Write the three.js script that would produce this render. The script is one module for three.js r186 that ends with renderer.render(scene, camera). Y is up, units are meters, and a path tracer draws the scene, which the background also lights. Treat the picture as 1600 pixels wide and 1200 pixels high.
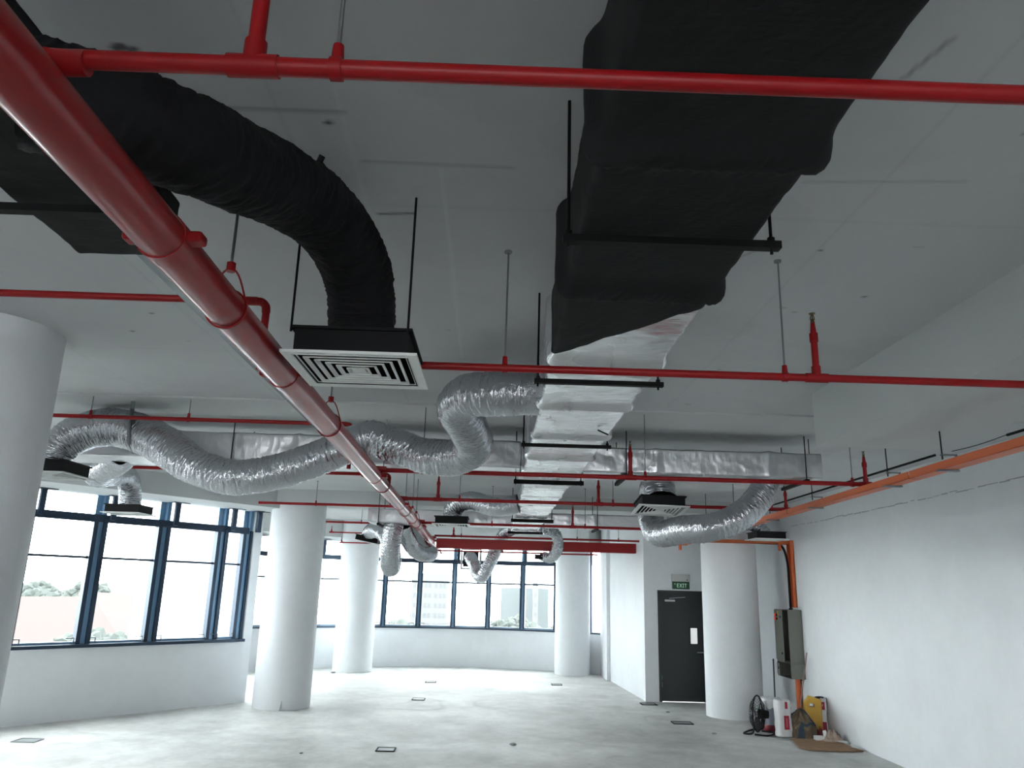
import * as THREE from 'three';
import { mergeGeometries } from 'three/addons/utils/BufferGeometryUtils.js';
import { RoundedBoxGeometry } from 'three/addons/geometries/RoundedBoxGeometry.js';
import { createNoise3D } from 'simplex-noise';

// ---------------------------------------------------------------- camera, sky, exposure
const scene = new THREE.Scene();
const camera = new THREE.PerspectiveCamera(52.376, 4 / 3, 0.05, 900);
camera.position.set(0, 2.1, 0);
camera.rotation.set(0.25862, -0.01629, 0.03141);
scene.add(camera);
scene.background = new THREE.Color().setRGB(0.95, 0.985, 1.0);   // even overcast sky
scene.backgroundIntensity = 15.5;
const renderer = new THREE.WebGLRenderer({ antialias: true });
renderer.toneMapping = THREE.LinearToneMapping;
renderer.toneMappingExposure = 1.0;
renderer.shadowMap.enabled = true;

// ---------------------------------------------------------------- random, noise, textures
let seed = 7;
const rnd = () => { seed = (seed * 1664525 + 1013904223) >>> 0; return seed / 4294967296; };
const rr = (a, b) => a + (b - a) * rnd();
const n3 = createNoise3D(rnd);
const V = (x, y, z) => new THREE.Vector3(x, y, z);
const lerp = (a, b, t) => a + (b - a) * t;
const clamp = (v, a = 0, b = 1) => Math.min(b, Math.max(a, v));
// value noise on a torus so that textures tile
function tileNoise(cx, cy) {
  const g = new Float32Array(cx * cy).map(() => rnd());
  return (u, v) => {
    const x = u * cx, y = v * cy, ix = Math.floor(x), iy = Math.floor(y);
    let fx = x - ix, fy = y - iy; fx = fx * fx * (3 - 2 * fx); fy = fy * fy * (3 - 2 * fy);
    const at = (i, j) => g[((j % cy + cy) % cy) * cx + ((i % cx + cx) % cx)];
    return lerp(lerp(at(ix, iy), at(ix + 1, iy), fx), lerp(at(ix, iy + 1), at(ix + 1, iy + 1), fx), fy);
  };
}
function tex(size, fn, srgb, period) {
  const d = new Uint8Array(size * size * 4);
  for (let y = 0; y < size; y++) for (let x = 0; x < size; x++) {
    const c = fn((x + 0.5) / size, (y + 0.5) / size), o = (y * size + x) * 4;
    for (let k = 0; k < 3; k++) d[o + k] = clamp(Array.isArray(c) ? c[k] : c) * 255;
    d[o + 3] = 255;
  }
  const t = new THREE.DataTexture(d, size, size);
  t.wrapS = t.wrapT = THREE.RepeatWrapping; t.magFilter = t.minFilter = THREE.LinearFilter;
  if (srgb) t.colorSpace = THREE.SRGBColorSpace;
  t.repeat.set(1 / period, 1 / period); t.needsUpdate = true;
  return t;
}
const mixTex = (size, period, layers, fn, srgb) => { const ns = layers.map(([a, b]) => tileNoise(a, b)); return tex(size, (u, v) => fn(...ns.map((n) => n(u, v))), srgb, period); };
const ridge = (n) => 1 - Math.abs(2 * n - 1);

const flexBump = mixTex(512, 0.5, [[40, 7], [64, 14], [90, 30], [8, 8]], (a, b, c, d) => 0.45 * ridge(a) + 0.35 * ridge(b) + 0.12 * c + 0.1 * d);
const foilBump = mixTex(512, 1.3, [[20, 8], [44, 22], [7, 5], [70, 60]], (a, b, c, d) => 0.4 * ridge(a) ** 2 + 0.22 * ridge(b) ** 2 + 0.35 * c + 0.05 * d);
const foilRough = mixTex(256, 1.7, [[7, 7], [22, 18]], (a, b) => 0.55 + 0.3 * a + 0.15 * b);
const clothBump = mixTex(512, 0.8, [[9, 9], [40, 22], [160, 160]], (a, b, c) => 0.5 * a + 0.35 * ridge(b) + 0.15 * c);
const floorCol = mixTex(1024, 7.3, [[5, 5], [12, 10], [31, 27], [90, 83], [256, 256]], (a, b, c, d, e) => { const v = 0.77 + 0.10 * (a - 0.5) + 0.12 * (b - 0.5) + 0.08 * (c - 0.5) + 0.05 * (d - 0.5) + 0.03 * (e - 0.5) - 0.1 * clamp((ridge(b) * a - 0.62) * 4); return [v, v * 1.0, v * 0.985]; }, true);
const floorBump = mixTex(512, 2.1, [[9, 9], [40, 40], [120, 120]], (a, b, c) => 0.5 * a + 0.3 * b + 0.2 * c);
const wallCol = mixTex(512, 5.1, [[4, 4], [13, 11], [60, 60]], (a, b, c) => { const v = 0.9 + 0.022 * (a - 0.5) + 0.02 * (b - 0.5) + 0.012 * (c - 0.5); return [v * 0.985, v, v * 1.012]; }, true);
const paintBump = mixTex(512, 0.9, [[30, 30], [110, 110]], (a, b) => 0.6 * a + 0.4 * b);
const cardCol = mixTex(256, 0.6, [[4, 60], [8, 8], [60, 60]], (a, b, c) => { const v = 0.9 + 0.1 * a - 0.12 * b + 0.05 * c; return [0.60 * v, 0.47 * v, 0.35 * v]; }, true);
const tarpCol = mixTex(256, 0.7, [[6, 5], [14, 14], [50, 50]], (a, b, c) => { const v = 0.75 + 0.3 * b + 0.15 * c; return a > 0.62 ? [0.20 * v, 0.27 * v, 0.33 * v] : [0.46 * v, 0.40 * v, 0.33 * v]; }, true);

// ceiling: painted slab with formwork joints and scuffs, one picture of the whole soffit (x -10..6, z -24..8)
function ceilingTexture() {
  const W = 1024, H = 2048, c = document.createElement('canvas'); c.width = W; c.height = H;
  const g = c.getContext('2d'), X = (x) => (x + 10) / 16 * W, Y = (z) => (z + 24) / 32 * H;
  g.fillStyle = '#c9cccd'; g.fillRect(0, 0, W, H);
  for (let i = 0; i < 900; i++) {
    const v = rnd() < 0.5; g.fillStyle = v ? 'rgba(120,124,124,0.035)' : 'rgba(235,238,238,0.04)';
    g.beginPath(); g.ellipse(rr(0, W), rr(0, H), rr(6, 60), rr(6, 60), rr(0, 3), 0, 7); g.fill();
  }
  const line = (x0, z0, x1, z1, col, w) => { g.strokeStyle = col; g.lineWidth = w; g.beginPath(); g.moveTo(X(x0), Y(z0)); g.lineTo(X(x1), Y(z1)); g.stroke(); };
  for (let x = -9.4; x < 6; x += 1.22) line(x, 7, x + 0.02, -23, 'rgba(105,108,108,0.09)', 0.8);
  for (let z = 6.5; z > -23; z -= 2.44) line(-10, z, 6, z - 0.03, 'rgba(100,104,104,0.1)', 0.8);
  line(-0.27, -2.93, -0.29, -5.7, 'rgba(225,228,228,0.5)', 0.8); line(-0.61, -2.3, -0.64, -3.35, 'rgba(225,228,228,0.35)', 0.8);
  line(-0.6, -2.9, 0.04, -2.91, 'rgba(80,84,84,0.35)', 0.7); line(-1.1, -2.56, -0.6, -2.56, 'rgba(60,62,62,0.5)', 0.7);
  line(-0.6, -3.37, -0.42, -3.35, 'rgba(50,52,52,0.6)', 1); line(1.326, -2.25, 1.38, -2.04, 'rgba(60,62,62,0.5)', 0.7);
  line(1.25, -2.94, 1.93, -2.89, 'rgba(90,92,92,0.3)', 0.7); line(1.1, -3.9, 1.3, -3.6, 'rgba(70,72,72,0.4)', 0.7);
  for (const [x, z, s] of [[-1.29, -2.24, 4], [-1.25, -2.25, 3], [-0.68, -2.63, 2.4], [-1.05, -2.9, 2], [2.1, -4.2, 2], [-2.3, -4.9, 2], [-2.6, -5.3, 2.2], [-1.7, -3.1, 2], [1.6, -3.6, 1.6], [0.6, -6.4, 2]]) { g.fillStyle = 'rgba(40,42,46,0.75)'; g.beginPath(); g.ellipse(X(x), Y(z), s * 0.5, s * 0.3, 0.3, 0, 7); g.fill(); }
  for (let i = 0; i < 260; i++) { g.fillStyle = `rgba(70,74,74,${rr(0.1, 0.35)})`; g.fillRect(X(rr(-9, 5)), Y(rr(-22, 4)), rr(1, 4), rr(0.6, 1.6)); }
  const t = new THREE.CanvasTexture(c); t.colorSpace = THREE.SRGBColorSpace; t.flipY = false;
  t.repeat.set(1 / 16, 1 / 32); t.offset.set(10 / 16, 24 / 32); t.wrapS = t.wrapT = THREE.ClampToEdgeWrapping;
  return t;
}

// ---------------------------------------------------------------- materials
const std = (o) => new THREE.MeshStandardMaterial(o), phys = (o) => new THREE.MeshPhysicalMaterial(o);
const lin = (r, g, b) => new THREE.Color().setRGB(r, g, b);
const M = {
  floor: std({ map: floorCol, bumpMap: floorBump, bumpScale: 0.002, roughness: 0.62 }),
  ceiling: std({ map: ceilingTexture(), roughness: 0.85 }),
  slab: std({ color: lin(0.60, 0.62, 0.62), bumpMap: paintBump, bumpScale: 0.001, roughness: 0.85 }),
  wall: std({ map: wallCol, bumpMap: paintBump, bumpScale: 0.0008, roughness: 0.7 }),
  frame: std({ color: '#26384b', metalness: 0.3, roughness: 0.35 }),
  frameLight: std({ color: '#6b8ca8', metalness: 0.4, roughness: 0.3 }),
  steel: std({ color: '#7d8285', metalness: 0.7, roughness: 0.45 }),
  glass: phys({ color: '#f4fbfb', roughness: 0.0, transmission: 1, thickness: 0, ior: 1.5 }),
  red: phys({ color: lin(0.29, 0.005, 0.008), roughness: 0.45, specularIntensity: 0.5, clearcoat: 0.12, clearcoatRoughness: 0.25 }),
  redMain: phys({ color: lin(0.30, 0.006, 0.009), roughness: 0.55, specularIntensity: 0.4, clearcoat: 0.7, clearcoatRoughness: 0.16 }),
  redDark: phys({ color: lin(0.28, 0.006, 0.009), roughness: 0.48, specularIntensity: 0.5 }),
  brass: std({ color: '#6d5a3c', metalness: 0.8, roughness: 0.4 }),
  rodBlack: phys({ color: '#0d0e0f', roughness: 0.7, specularIntensity: 0.4 }),
  rodZinc: std({ color: '#80868a', metalness: 0.6, roughness: 0.45 }),
  cloth: phys({ specularIntensity: 0.5, color: lin(0.014, 0.0155, 0.017), bumpMap: clothBump, bumpScale: 0.0022, roughness: 0.85 }),
  blackMetal: phys({ color: lin(0.014, 0.0145, 0.016), roughness: 0.7, specularIntensity: 0.3 }),
  foil: std({ color: lin(0.76, 0.77, 0.79), metalness: 0.95, roughness: 0.33, roughnessMap: foilRough, bumpMap: foilBump, bumpScale: 0.003 }),
  foilFlat: std({ color: lin(0.62, 0.63, 0.65), metalness: 0.95, roughness: 0.5, roughnessMap: foilRough, bumpMap: foilBump, bumpScale: 0.003 }),
  flex: std({ color: lin(0.52, 0.54, 0.57), metalness: 0.95, roughness: 0.27, bumpMap: flexBump, bumpScale: 0.007 }),
  flexCloth: phys({ specularIntensity: 0.4, color: lin(0.010, 0.0105, 0.012), bumpMap: clothBump, bumpScale: 0.004, roughness: 0.8 }),
  whitePowder: std({ color: lin(0.78, 0.81, 0.79), roughness: 0.45 }),
  orange: std({ color: lin(0.62, 0.13, 0.035), roughness: 0.5 }),
  orangePipe: std({ color: lin(0.60, 0.12, 0.03), roughness: 0.45 }),
  door: std({ color: lin(0.020, 0.026, 0.027), roughness: 0.5, bumpMap: paintBump, bumpScale: 0.0006 }),
  chrome: std({ color: '#b9bdc0', metalness: 0.9, roughness: 0.3 }),
  panel: std({ color: lin(0.17, 0.175, 0.15), roughness: 0.5 }),
  card: std({ map: cardCol, roughness: 0.9 }),
  tarp: std({ map: tarpCol, bumpMap: clothBump, bumpScale: 0.01, roughness: 0.95 }),
  yellow: std({ color: lin(0.60, 0.34, 0.02), roughness: 0.4 }),
  whitePlastic: std({ color: lin(0.72, 0.72, 0.72), roughness: 0.5 }),
  clearPlastic: std({ color: lin(0.27, 0.30, 0.36), roughness: 0.35 }),
  redPlastic: std({ color: lin(0.22, 0.02, 0.03), roughness: 0.5 }),
  paperBrown: std({ color: lin(0.42, 0.33, 0.27), roughness: 0.95, bumpMap: clothBump, bumpScale: 0.01 }),
  pole: std({ color: '#5c6064', metalness: 0.5, roughness: 0.5 }),
  stick: std({ color: '#8a7068', roughness: 0.7 }),
  lid: std({ color: '#8f9496', metalness: 0.3, roughness: 0.5 }),
  roofA: std({ color: lin(0.060, 0.044, 0.041), roughness: 0.9 }), roofB: std({ color: lin(0.056, 0.046, 0.044), roughness: 0.9 }),
  render: std({ color: lin(0.125, 0.12, 0.115), roughness: 0.9 }), tower: std({ color: lin(0.11, 0.111, 0.111), roughness: 0.9 }), towerGreen: std({ color: lin(0.084, 0.094, 0.097), roughness: 0.9 }),
  windowFar: std({ color: lin(0.07, 0.073, 0.076), roughness: 0.4 }),
  leaf: std({ color: lin(0.046, 0.053, 0.048), roughness: 0.95 }), bark: std({ color: lin(0.07, 0.06, 0.05), roughness: 0.95 }),
  ground: std({ color: lin(0.095, 0.095, 0.092), roughness: 0.95 }),
};
M.lampRed = std({ color: '#5a0a06', emissive: '#ff4a28', emissiveIntensity: 0.6, roughness: 0.3 });
M.litPane = std({ color: '#e8ecea', emissive: '#f2f6f2', emissiveIntensity: 0.55, roughness: 0.4 });
M.lampHousing = std({ color: lin(0.48, 0.48, 0.47), roughness: 0.5 });
M.exitGreen = std({ color: lin(0.005, 0.07, 0.03), roughness: 0.4 });

// ---------------------------------------------------------------- geometry helpers
const plain = (g) => { const n = g.index ? g.toNonIndexed() : g; for (const k of Object.keys(n.attributes)) if (!['position', 'normal', 'uv'].includes(k)) n.deleteAttribute(k); if (!n.attributes.uv) n.setAttribute('uv', new THREE.BufferAttribute(new Float32Array(n.attributes.position.count * 2), 2)); return n; };
const merge = (...gs) => mergeGeometries(gs.flat().map(plain));
function metreUV(g) {   // uv in metres from the two coordinates across each face's normal
  const n = plain(g), p = n.attributes.position, u = n.attributes.uv, a = V(), b = V(), c = V();
  for (let i = 0; i < p.count; i += 3) {
    a.fromBufferAttribute(p, i); b.fromBufferAttribute(p, i + 1); c.fromBufferAttribute(p, i + 2);
    const nn = b.clone().sub(a).cross(c.clone().sub(a)), ax = Math.abs(nn.x), ay = Math.abs(nn.y), az = Math.abs(nn.z);
    for (let k = 0; k < 3; k++) { const x = p.getX(i + k), y = p.getY(i + k), z = p.getZ(i + k); ay >= ax && ay >= az ? u.setXY(i + k, x, z) : ax >= az ? u.setXY(i + k, z, y) : u.setXY(i + k, x, y); }
  }
  return n;
}
const box = (x0, x1, y0, y1, z0, z1) => metreUV(new THREE.BoxGeometry(Math.abs(x1 - x0), Math.abs(y1 - y0), Math.abs(z1 - z0)).translate((x0 + x1) / 2, (y0 + y1) / 2, (z0 + z1) / 2));
const rbox = (x0, x1, y0, y1, z0, z1, r = 0.006, s = 2) => metreUV(new RoundedBoxGeometry(x1 - x0, y1 - y0, z1 - z0, s, r).translate((x0 + x1) / 2, (y0 + y1) / 2, (z0 + z1) / 2));
function cyl(a, b, r0, r1 = r0, seg = 14, open = false) {
  const d = b.clone().sub(a), g = new THREE.CylinderGeometry(r1, r0, d.length(), seg, 1, open);
  g.applyQuaternion(new THREE.Quaternion().setFromUnitVectors(V(0, 1, 0), d.normalize()));
  return g.translate((a.x + b.x) / 2, (a.y + b.y) / 2, (a.z + b.z) / 2);
}
const tube = (pts, r, seg = 24, rad = 8, closed = false) => new THREE.TubeGeometry(new THREE.CatmullRomCurve3(pts, closed, 'centripetal'), seg, r, rad, closed);
function extrudeXZ(pts, y0, y1) {   // footprint [[x, z] ...] pulled up from y0 to y1
  const s = new THREE.Shape(pts.map(([x, z]) => new THREE.Vector2(x, -z)));
  return metreUV(new THREE.ExtrudeGeometry(s, { depth: y1 - y0, bevelEnabled: false }).rotateX(-Math.PI / 2).translate(0, y0, 0));
}
function grid(nu, nv, fn, closeV = false) {   // surface of (nu+1) x (nv+1) points fn(i/nu, j/nv) -> [x, y, z, u, v]
  const pos = [], uv = [], idx = [];
  for (let i = 0; i <= nu; i++) for (let j = 0; j <= nv; j++) { const q = fn(i / nu, j / nv, i, j); pos.push(q[0], q[1], q[2]); uv.push(q[3] ?? i / nu, q[4] ?? j / nv); }
  for (let i = 0; i < nu; i++) for (let j = 0; j < nv; j++) { const a = i * (nv + 1) + j, b = a + nv + 1; idx.push(a, b, a + 1, b, b + 1, a + 1); }
  const g = new THREE.BufferGeometry();
  g.setAttribute('position', new THREE.Float32BufferAttribute(pos, 3)); g.setAttribute('uv', new THREE.Float32BufferAttribute(uv, 2)); g.setIndex(idx); g.computeVertexNormals();
  if (closeV) { const n = g.attributes.normal; for (let i = 0; i <= nu; i++) { const a = i * (nv + 1), b = a + nv, m = V(n.getX(a) + n.getX(b), n.getY(a) + n.getY(b), n.getZ(a) + n.getZ(b)).normalize(); n.setXYZ(a, m.x, m.y, m.z); n.setXYZ(b, m.x, m.y, m.z); } }
  return g;
}
// ---------------------------------------------------------------- object helpers
const taken = {};
const numbered = (n) => { const k = taken[n] = (taken[n] ?? -1) + 1; return k ? `${n}_${String(k).padStart(3, '0')}` : n; };
function add(o, parent) { (parent ?? scene).add(o); o.traverse((q) => { q.castShadow = q.receiveShadow = true; }); return o; }
function part(name, geo, mat, parent, label) { const m = new THREE.Mesh(geo, mat); m.name = name; if (label) m.userData.label = label; return add(m, parent); }
function thing(name, label, category, group, at = [0, 0, 0]) { const g = new THREE.Group(); g.name = numbered(name); g.position.set(...at); g.userData = { label, category }; if (group) g.userData.group = group; scene.add(g); return g; }
function single(name, geo, mat, label, category, group) { const m = new THREE.Mesh(geo, mat); m.name = numbered(name); m.userData = { label, category }; if (group) m.userData.group = group; return add(m); }
function struct(name, geo, mat, label) { const m = new THREE.Mesh(geo, mat); m.name = name; m.userData = { kind: 'structure', label, category: name.split('_')[0] }; return add(m); }

// ================================================================ STRUCTURE
const CEIL = 3.8, WX = 5.45, SILL = 1.11, HEAD = 3.45, BSILL = 1.06, BHEAD = 3.3;
const A = [-7.03, -12.3], D = [0.632, -0.775], IN = [0.775, 0.632];           // left window wall: a point, its direction, towards the room
const onLeft = (t, inset = 0) => [A[0] + D[0] * t + IN[0] * inset, A[1] + D[1] * t + IN[1] * inset];
const BC = [-0.7, -16.5], BR = 6.6;                                           // round bay at the far end
const onBay = (deg, r = BR) => [BC[0] + r * Math.sin(deg * Math.PI / 180), BC[1] - r * Math.cos(deg * Math.PI / 180)];
const arcPts = (d0, d1, r, n = 40) => Array.from({ length: n + 1 }, (_, i) => onBay(lerp(d0, d1, i / n), r));
const LE = 3.87, LS = -4.2, NEARX = onLeft(LS)[0], NEARZ = onLeft(LS)[1], REAR = 12;
const BAY0 = -84, BAY1 = 34;
const NEARP = [[-9.05, -8.2], [-6.4, REAR]];                  // piers beside the window opening left of the camera
const REARP = [[NEARX - 0.25, -7.5], [-5.0, -3.2], [-0.7, 1.1], [3.6, WX + 0.25]];   // piers between the windows behind the camera
const outline = [[NEARX - 0.25, REAR + 0.25], [WX + 0.25, REAR + 0.25], [WX + 0.25, -17.1], [3.45, -17.1], [3.25, -21.0], ...arcPts(BAY1, BAY0, BR + 0.3), [-7.3, -16.6], [onLeft(LE, -0.28)[0], onLeft(LE, -0.28)[1]], onLeft(0, -0.28), onLeft(LS, -0.28)];
struct('floor', extrudeXZ(outline, -0.25, 0), M.floor, 'bare pale grey concrete floor with stains');
struct('ceiling', extrudeXZ(outline, CEIL, CEIL + 0.3), M.ceiling, 'grey painted concrete ceiling slab with joint lines');
struct('wall_right', box(WX, WX + 0.25, 0, CEIL, -17.1, REAR + 0.25), M.wall, 'long white right wall');
struct('wall_rear', merge(box(NEARX - 0.25, WX + 0.25, 0, SILL, REAR, REAR + 0.25), box(NEARX - 0.25, WX + 0.25, HEAD, CEIL, REAR, REAR + 0.25), ...REARP.map(([a, b]) => box(a, b, SILL, HEAD, REAR, REAR + 0.25))), M.wall, 'white wall behind the camera');
// wall with the door opening
const DOOR = { x0: 3.47, x1: 4.42, z: -16.83, h: 2.16 };
struct('wall_door', merge(box(3.16, DOOR.x0, 0, CEIL, -17.05, DOOR.z), box(DOOR.x1, WX, 0, CEIL, -17.05, DOOR.z), box(DOOR.x0, DOOR.x1, DOOR.h, CEIL, -17.05, DOOR.z)), M.wall, 'white end wall holding the dark door');
struct('wall_passage', extrudeXZ([[3.163, -17.05], [3.40, -17.05], [3.22, -20.55], [2.985, -20.55]], 0, CEIL), M.wall, 'white wall running back beside the door');
struct('wall_pilaster', extrudeXZ([[2.90, -20.56], [3.22, -20.56], [3.24, -22.2], [2.93, -22.05]], 0, CEIL), M.wall, 'narrow white pier beside the far window');
// lower wall of the left window front, its continuation towards the camera and the bay
const segBox = (t0, t1, y0, y1, in0, in1) => extrudeXZ([onLeft(t0, in0), onLeft(t1, in0), onLeft(t1, in1), onLeft(t0, in1)], y0, y1);

struct('wall_left', merge(segBox(LS, LE, 0, SILL - 0.03, -0.25, 0), segBox(LS, LE, HEAD, CEIL, -0.25, 0)), M.wall, 'low white wall under the left windows');
struct('beam', segBox(LS, LE, HEAD, CEIL, 0, 0.95), M.slab, 'white dropped beam along the left windows');
struct('wall_near', merge(box(NEARX - 0.25, NEARX, 0, SILL, NEARZ, REAR), box(NEARX - 0.25, NEARX, HEAD, CEIL, NEARZ, REAR), ...NEARP.map(([a, b]) => box(NEARX - 0.25, NEARX, SILL, HEAD, a, b))), M.wall, 'white outer wall left of the camera');
const e0 = onLeft(LE, -0.02), e1 = onLeft(LE, -0.25), bEnd = onBay(BAY0);
struct('wall_return', extrudeXZ([e0, [e0[0] + 0.12, e0[1] - 0.12], [bEnd[0] + 0.05, bEnd[1] + 0.0], [bEnd[0] - 0.2, bEnd[1] + 0.15], e1], 0, CEIL), M.wall, 'white return wall behind the middle column');
const ring = (d0, d1, r0, r1, y0, y1, n = 40) => extrudeXZ([...arcPts(d0, d1, r0, n), ...arcPts(d1, d0, r1, n)], y0, y1);
struct('wall_bay', merge(ring(BAY0, BAY1, BR + 0.25, BR, 0, BSILL - 0.02), ring(BAY0, BAY1, BR + 0.25, BR - 0.02, BHEAD, CEIL)), M.wall, 'curved low white wall under the far windows');
struct('beam_bay', ring(BAY0, BAY1, BR - 0.02, BR - 0.8, BHEAD + 0.05, CEIL), M.slab, 'curved dropped beam above the far windows');
struct('beam_middle', box(-4.9, WX, 3.57, CEIL, -15.55, -14.5), M.slab, 'wide concrete beam between the middle columns');
struct('beam_right', box(2.69, 3.66, 3.345, CEIL, -6.45, REAR), M.slab, 'deep concrete beam along the right side');
struct('beam_step', box(-9.6, WX, 3.782, CEIL, -8.0, -7.25), M.slab, 'shallow drop strip across the ceiling');
struct('trim_1', merge(...Array.from({ length: 46 }, (_, k) => metreUV(new THREE.BoxGeometry(0.004, rr(0.005, 0.014), rr(0.1, 0.26)).translate(WX - 0.001, 3.37 + rr(-0.012, 0.012), -6 - k * 0.185 - rr(0, 0.1))))), std({ color: '#a9adb0', roughness: 0.9 }), 'dark scuffed joint line high on the right wall');

// columns
function column(x, z, r, top, label) {
  const prof = [[0, 0], [r, 0], [r, top - 0.001]]; const g = grid(1, 64, (u, v) => [x + r * Math.cos(v * 6.2832), u * top, z + r * Math.sin(v * 6.2832), v * 6.2832 * r, u * top], true);
  const m = new THREE.Mesh(g, M.wall); m.name = numbered('column'); m.userData = { kind: 'structure', label, category: 'column' }; return add(m);
}
column(-3.66, -5.36, 0.5, CEIL, 'round white column at the left edge of the picture');
column(-3.70, -14.98, 0.5, 3.57, 'round white column standing before the end of the left windows');
column(-3.55, -21.35, 0.5, CEIL, 'far round white column left of the curved windows');
column(2.17, -21.9, 0.47, CEIL, 'far round white column right of the curved windows');
column(4.47, -15.15, 0.51, CEIL, 'round white column beside the dark door');

// ---------------------------------------------------------------- windows
const FR = 0.0;
function barBetween(p, q, y, w, h, dep) {   // horizontal bar from p to q (x, z), at height y
  const dx = q[0] - p[0], dz = q[1] - p[1], L = Math.hypot(dx, dz), a = Math.atan2(-dz, dx);
  return new THREE.BoxGeometry(L, h, dep).rotateY(a).translate((p[0] + q[0]) / 2, y, (p[1] + q[1]) / 2);
}
const postAt = (p, ang, y0, y1, w, dep, off = 0, out = 0) => new THREE.BoxGeometry(w, y1 - y0, dep).translate(off, (y0 + y1) / 2, out).rotateY(ang).translate(p[0], 0, p[1]);
function glazing(name, label, pts, angs, sill, trans, thin, head, W, bar, handles) {
  const root = new THREE.Group(); root.name = name; root.userData = { kind: 'structure', label, category: 'window' }; scene.add(root);
  pts.forEach((p, i) => {
    const a = angs[i];
    const mu = part('mullion', merge(postAt(p, a, sill, trans, W * 0.3, 0.12, -W * 0.35), postAt(p, a, sill, trans, W * 0.3, 0.12, W * 0.35)), M.frame, root);
    part('mullion_core', postAt(p, a, sill, trans, W * 0.42, 0.08, 0, -0.015), M.frameLight, mu);
    part('upper_mullion', merge(postAt(p, a, trans, head, W * 0.28, 0.1, W * 0.2), postAt(p, a, trans, head, W * 0.5, 0.05, -W * 0.1, -0.06)), M.frameLight, root);
    part('bracket_post', merge(postAt(p, a, trans - 0.02, head - 0.012, 0.085, 0.06, W * 0.62, 0.14), postAt(p, a, head - 0.014, head, 0.3, 0.12, W * 0.75, 0.16)), M.frame, root);
  });
  for (let i = 0; i + 1 < pts.length; i++) {
    const p = pts[i], q = pts[i + 1];
    part('transom', barBetween(p, q, trans, 0, 0.12, 0.11), M.frame, root);
    part('glazing_bar', barBetween(p, q, thin, 0, bar, 0.04), M.frame, root);
    part('bottom_rail', barBetween(p, q, sill + 0.02, 0, 0.035, 0.07), M.frameLight, root);
    const pane = (y0, y1) => { const g = grid(1, 1, (u, v) => [lerp(p[0], q[0], u), lerp(y0, y1, v), lerp(p[1], q[1], u)]); part('pane', g, M.glass, root); };
    pane(sill, thin - 0.01); pane(thin + 0.01, trans - 0.04); pane(trans + 0.04, head);
    if (handles) for (const f of [0.12, 0.82]) {
      const a = Math.atan2(-(q[1] - p[1]), q[0] - p[0]), x = lerp(p[0], q[0], f), z = lerp(p[1], q[1], f);
      part('stay_handle', merge(new THREE.BoxGeometry(0.015, 0.09, 0.015).translate(0.06, 0.05, 0), new THREE.BoxGeometry(0.13, 0.014, 0.014).translate(0, 0.09, 0)).rotateY(a).translate(x, sill, z).translate(handles[0](p, q)[0], 0, handles[0](p, q)[1]), M.steel, root);
    }
  }
  return root;
}
const leftT = [-3.42, -2.32, -1.22, -0.12, 1.0, 2.1, 3.24, 3.78], leftAng = Math.atan2(-D[1], D[0]);
const w1 = glazing('window_1', 'tall left windows with dark blue mullions over a town view', leftT.map((t) => onLeft(t, -0.12)), leftT.map(() => leftAng), SILL, 3.07, 2.44, HEAD, 0.225, 0.036, [() => [IN[0] * 0.05, IN[1] * 0.05]]);
part('sill', segBox(LS, LE, SILL - 0.05, SILL, -0.12, 0.05), M.frame, w1);
const bayDeg = Array.from({ length: 13 }, (_, k) => -20.4 + 8.45 * (k - 7)).concat([30.3]).filter((d, i, s) => s.indexOf(d) === i && d < 31).slice(0, 14);
const w2 = glazing('window_2', 'far curved row of tall windows with slim blue mullions', bayDeg.map((d) => onBay(d, BR + 0.12)), bayDeg.map((d) => -d * Math.PI / 180), BSILL, 2.86, 2.28, BHEAD, 0.15, 0.045, [(p, q) => { const mx = (p[0] + q[0]) / 2 - BC[0], mz = (p[1] + q[1]) / 2 - BC[1], l = Math.hypot(mx, mz); return [-mx / l * 0.05, -mz / l * 0.05]; }]);
part('sill', ring(BAY0, BAY1, BR + 0.12, BR - 0.04, BSILL - 0.045, BSILL), M.frame, w2);

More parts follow.
